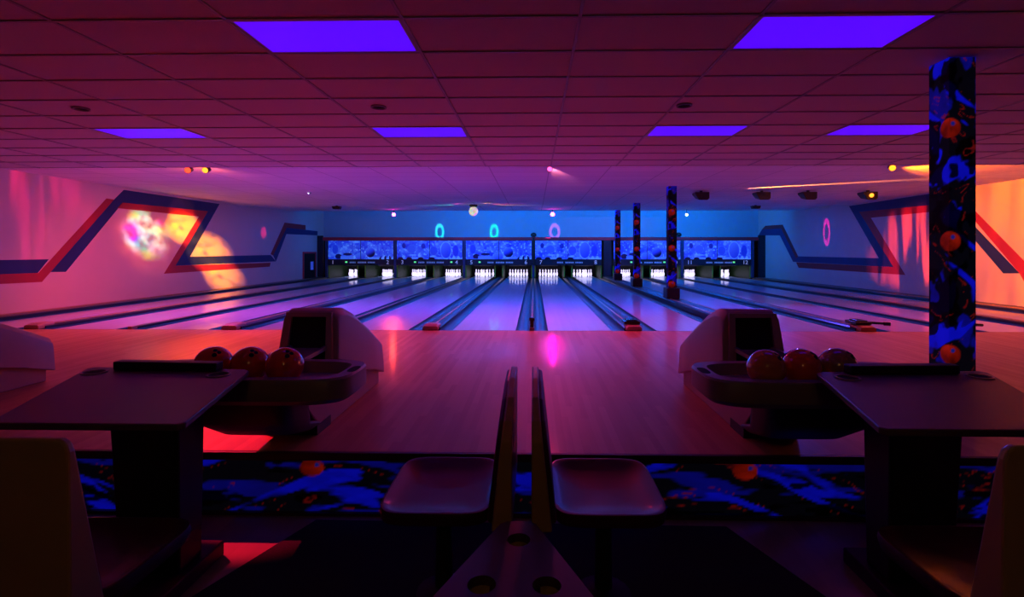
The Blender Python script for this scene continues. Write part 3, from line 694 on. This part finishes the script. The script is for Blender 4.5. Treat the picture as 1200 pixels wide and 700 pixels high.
# ------------------------------------------------------------------ moulded seats
def seat(X, Y, rz, out, label, foot, group, t0=.115, t1=.045):
    """local frame: x along the width, +y to the front, z from the floor; out = outline of the backrest (x, z)"""
    t = empty('moulded_seat', (X, Y, foot)); tag(t, label, 'seat', group); dz = -foot
    th = lambda z: t0-(t0-t1)*min(1, max(0, (z-.12)/.5))
    bk = MB(); n = len(out)
    bk.loft([[(x, 0, z+dz) for x, z in out], [(x, th(z)*.8, z+dz) for x, z in out]]); bk.build('back_shell', M['shell'], t, smooth=False, bevel=.008)
    cx = sum(x for x, z in out)/n; cz = sum(z for x, z in out)/n
    ins = [(cx+(x-cx)*.94, cz+(z-cz)*.95) for x, z in out]
    MB().loft([[(x, th(z)*.8-.002, z+dz) for x, z in ins], [(cx+(x-cx)*.97, th(z)*.8+.022, cz+(z-cz)*.97+dz) for x, z in ins]]).build('back_pad', M['seat'], t, bevel=.01)
    o1 = outline(.325, .27, 40, .35, .35); yc = .365
    def rg(s, z, d=0): return [(x*s, y*s+yc+d, .15+z+dz) for x, y in o1]
    MB().loft([rg(.86, -.075), rg(.97, -.055), rg(1, -.02), rg(.985, .004), rg(.95, .006), rg(.88, -.006), rg(.72, -.026), rg(.4, -.036), rg(.05, -.038)]).build('seat_pan', M['seat'], t, smooth=True)
    MB().lathe([(.14, 0), (.14, .02), (.045, .05), (.04, .15-foot-.13), (.12, .15-foot-.085), (.12, .15-foot-.07)], (0, yc, 0), 18).build('stem', M['black'], t, smooth=True)
    t.rotation_euler = (0, 0, rz); return t
centre = [(-.37, .10), (.375, .10), (.38, .655), (.36, .672), (.1, .665), (-.15, .635), (-.30, .57), (-.37, .50)]
seat(-.098, 2.625, math.pi/2, centre, 'burgundy moulded seat facing left, back against its twin in the centre', LOW, 'moulded seats')
seat(-.012, 2.625, -math.pi/2, [(-x, z) for x, z in centre][::-1], 'burgundy moulded seat facing right, back against its twin in the centre', LOW, 'moulded seats')
tb = [(-.305, .05), (.305, .05), (.303, .40), (.298, .69), (.288, .72), (.265, .735), (-.265, .735), (-.288, .72), (-.298, .69), (-.303, .40)]
seat(-1.80, 1.62, 0, tb, 'tan-backed seat at the left table with its back to the camera', LOW+.085, 'moulded seats', .19, .035)
seat(1.76, 1.62, 0, tb, 'tan-backed seat at the right table with its back to the camera', LOW+.085, 'moulded seats', .19, .035)

# wedge table with three cup holes
t = empty('cup_table', (-.068, 1.80, LOW)); tag(t, 'wedge-shaped cup holder table with three holes behind the centre seats', 'table')
z1 = .18-LOW; bm = bmesh.new(); edges = []
outer = [(-.05, .40), (.05, .40), (.075, .38), (.27, -.08), (.34, -.38), (-.34, -.38), (-.27, -.08), (-.075, .38)]
holes = [((.006, .26), .047), ((-.115, -.02), .05), ((.112, -.02), .05)]
loops = [outer] + [[(c[0]+r*math.cos(2*math.pi*i/28), c[1]+r*math.sin(2*math.pi*i/28)) for i in range(28)] for c, r in holes]
for lp in loops:
    vs = [bm.verts.new((x, y, z1)) for x, y in lp]
    for i in range(len(vs)): edges.append(bm.edges.new((vs[i], vs[(i+1) % len(vs)])))
res = bmesh.ops.triangle_fill(bm, use_beauty=True, use_dissolve=False, edges=edges)
fs = [g for g in res['geom'] if isinstance(g, bmesh.types.BMFace)]
ext = bmesh.ops.extrude_face_region(bm, geom=fs)
bmesh.ops.translate(bm, verts=[g for g in ext['geom'] if isinstance(g, bmesh.types.BMVert)], vec=(0, 0, -.035))
bmesh.ops.recalc_face_normals(bm, faces=bm.faces)
me = bpy.data.meshes.new('table_top'); bm.to_mesh(me); bm.free(); me.materials.append(M['tabletop'])
o = bpy.data.objects.new('table_top', me); COL.objects.link(o); o.parent = t
for c, r in holes:
    q = MB(); n = 28
    q.loft([[(c[0]+rr*math.cos(2*math.pi*i/n), c[1]+rr*math.sin(2*math.pi*i/n), z1+zz) for i in range(n)] for rr, zz in ((r+.004, -.036), (r-.004, -.09), (.001, -.09))], cap=False)
    q.build('cup_well', M['shell'], t, smooth=True)
MB().loft([[(-w, -w, z), (w, -w, z), (w, w, z), (-w, w, z)] for w, z in ((.14, 0), (.14, .04), (.05, .08), (.05, z1-.06), (.09, z1-.034))]).build('stem', M['black'], t)

# ------------------------------------------------------------------ light patterns thrown by the effect lights, and added floor glints
GL = Vector((-2.2, 18.5, 2.56))
def beam(name, src, tgt, color, power, angle, blend=.3, gobo=None, radius=.01):
    lamp('SPOT', name, src, color, power, tgt, angle, blend, radius, gobo)
WX = XL; RX = XR
# left wall
beam('beam_prism', (-6.45, 10.2, 2.85), (WX, 14.1, 1.85), (1, .8, .7), 6000, 15, 1.0, ('noise', 14, 14, .36, .66, .9, 3.0))
for y, z, a, p in ((15.7, 2.1, 10, 14000), (16.9, 1.3, 11, 15000), (17.7, .5, 9, 14000)):
    beam('beam_amber', (-6.45, 10.2, 2.85), (WX, y, z), (1, .23, .0), p*1.5, a, 1.0, ('noise', 22, 22, .25, .55, 0, 8.0))
beam('beam_prism_halo', (-6.45, 10.2, 2.85), (WX, 14.2, 1.75), (1, .10, .05), 1500, 22, 1.0, ('noise', 9, 9, .30, .60, 0, 5.0))
beam('glint_magenta_floor', (.78, 21.6, 2.9), (.27, 7.25, 0), (1, .0, .45), 1100, 2.2, 1.0)  # added beam, stands in for the magenta lamp's reflection on the approach
beam('glint_orange_floor', (-6.0, 21.6, 2.9), (-2.35, 8.15, 0), (1, .06, .02), 420, 6, 1.0)  # added beam for the far left lamp's red-orange reflection
beam('beam_pink_ceiling', (.3, 10.1, 2.96), (1.0, 13.4, CEIL2), (1, .2, .35), 450, 22, .9)
beam('beam_orange_tip', (-6.45, 10.2, 2.85), (WX, 15.6, 2.62), (1, .10, .02), 2500, 7, .6)
beam('beam_red_streaks', (-6.8, 10.0, 2.85), (WX, 10.95, 2.2), (1, .0, .09), 460, 40, .6, ('noise', 9, 1.2, .47, .62, 0, 1.0))
beam('beam_red_spot', (-6.0, 21.5, 2.9), (WX, 20.4, 2.12), (1, .01, .12), 600, 5.5, .2)
beam('beam_red_low', (-6.8, 10.0, 2.85), (-9.6, 12.5, .6), (1, .05, .0), 560, 75, .9)
# right wall
beam('beam_fire', (6.85, 10.2, 2.85), (RX, 11.6, 1.75), (1, .14, .0), 3600, 62, .5, ('noise', 9, 1.6, .16, .56, 0, 2.0))
beam('beam_fire_red', (6.85, 10.2, 2.85), (RX, 15.4, 1.6), (1, .04, .01), 7000, 22, .5, ('noise', 26, 2.0, .46, .60, 0, 5.0))
beam('beam_loop_right', (6.45, 21.5, 2.85), (RX, 20.2, 2.10), (1, .0, .45), 900, 18, 0, ('ring', .035, .085, .28))
# loops on the end wall
for x, c, a in ((-4.87, (.02, 1, .8), .026), (-2.06, (.0, 1, .12), .028), (1.05, (.8, .08, .9), .03)):
    beam('beam_loop', GL, (x, BACK_Y, 2.36), c, 4200, 12, 0, ('ring', a*.8, .04, .3))
# streaks grazing the ceiling
for dx, dy, c, p in ((-1.1, .15, (.05, .9, .7), 14), (-.55, -.3, (1, .1, .6), 10), (.5, -.5, (1, .4, .05), 10), (1.35, .2, (1, .55, .05), 16), (1.0, -.25, (1, .03, .2), 14)):
    beam('beam_ceiling', (GL.x+.22*dx/math.hypot(dx, dy), GL.y+.22*dy/math.hypot(dx, dy), 2.93), (GL.x+dx, GL.y+dy, CEIL2), c, p*22, 11, .6)
for a, p, c in ((5.0, 700, (1, .32, .02)), (3, 500, (1, .15, .05)), (6, 300, (1, .1, .1))):
    beam('beam_graze', (5.15, 14.15, 3.0), (9.6, 11.4+.12*a, CEIL2+.02), c, p*30, a, .6)
# red patch on the edge of the approach, amber spill over the foul line
beam('beam_red_floor', (-5.07, 5.63, 2.9), (-2.42, 3.8, 0), (1, .01, .05), 2200, 13, .4)
beam('beam_amber_floor', (-6.45, 9.9, 2.85), (-3.9, 7.4, 0), (1, .07, .01), 690, 44, .9)
lamp('POINT', 'concourse_lamp', (0, -1.4, 2.5), (1, .5, .14), 7.0, radius=.15)
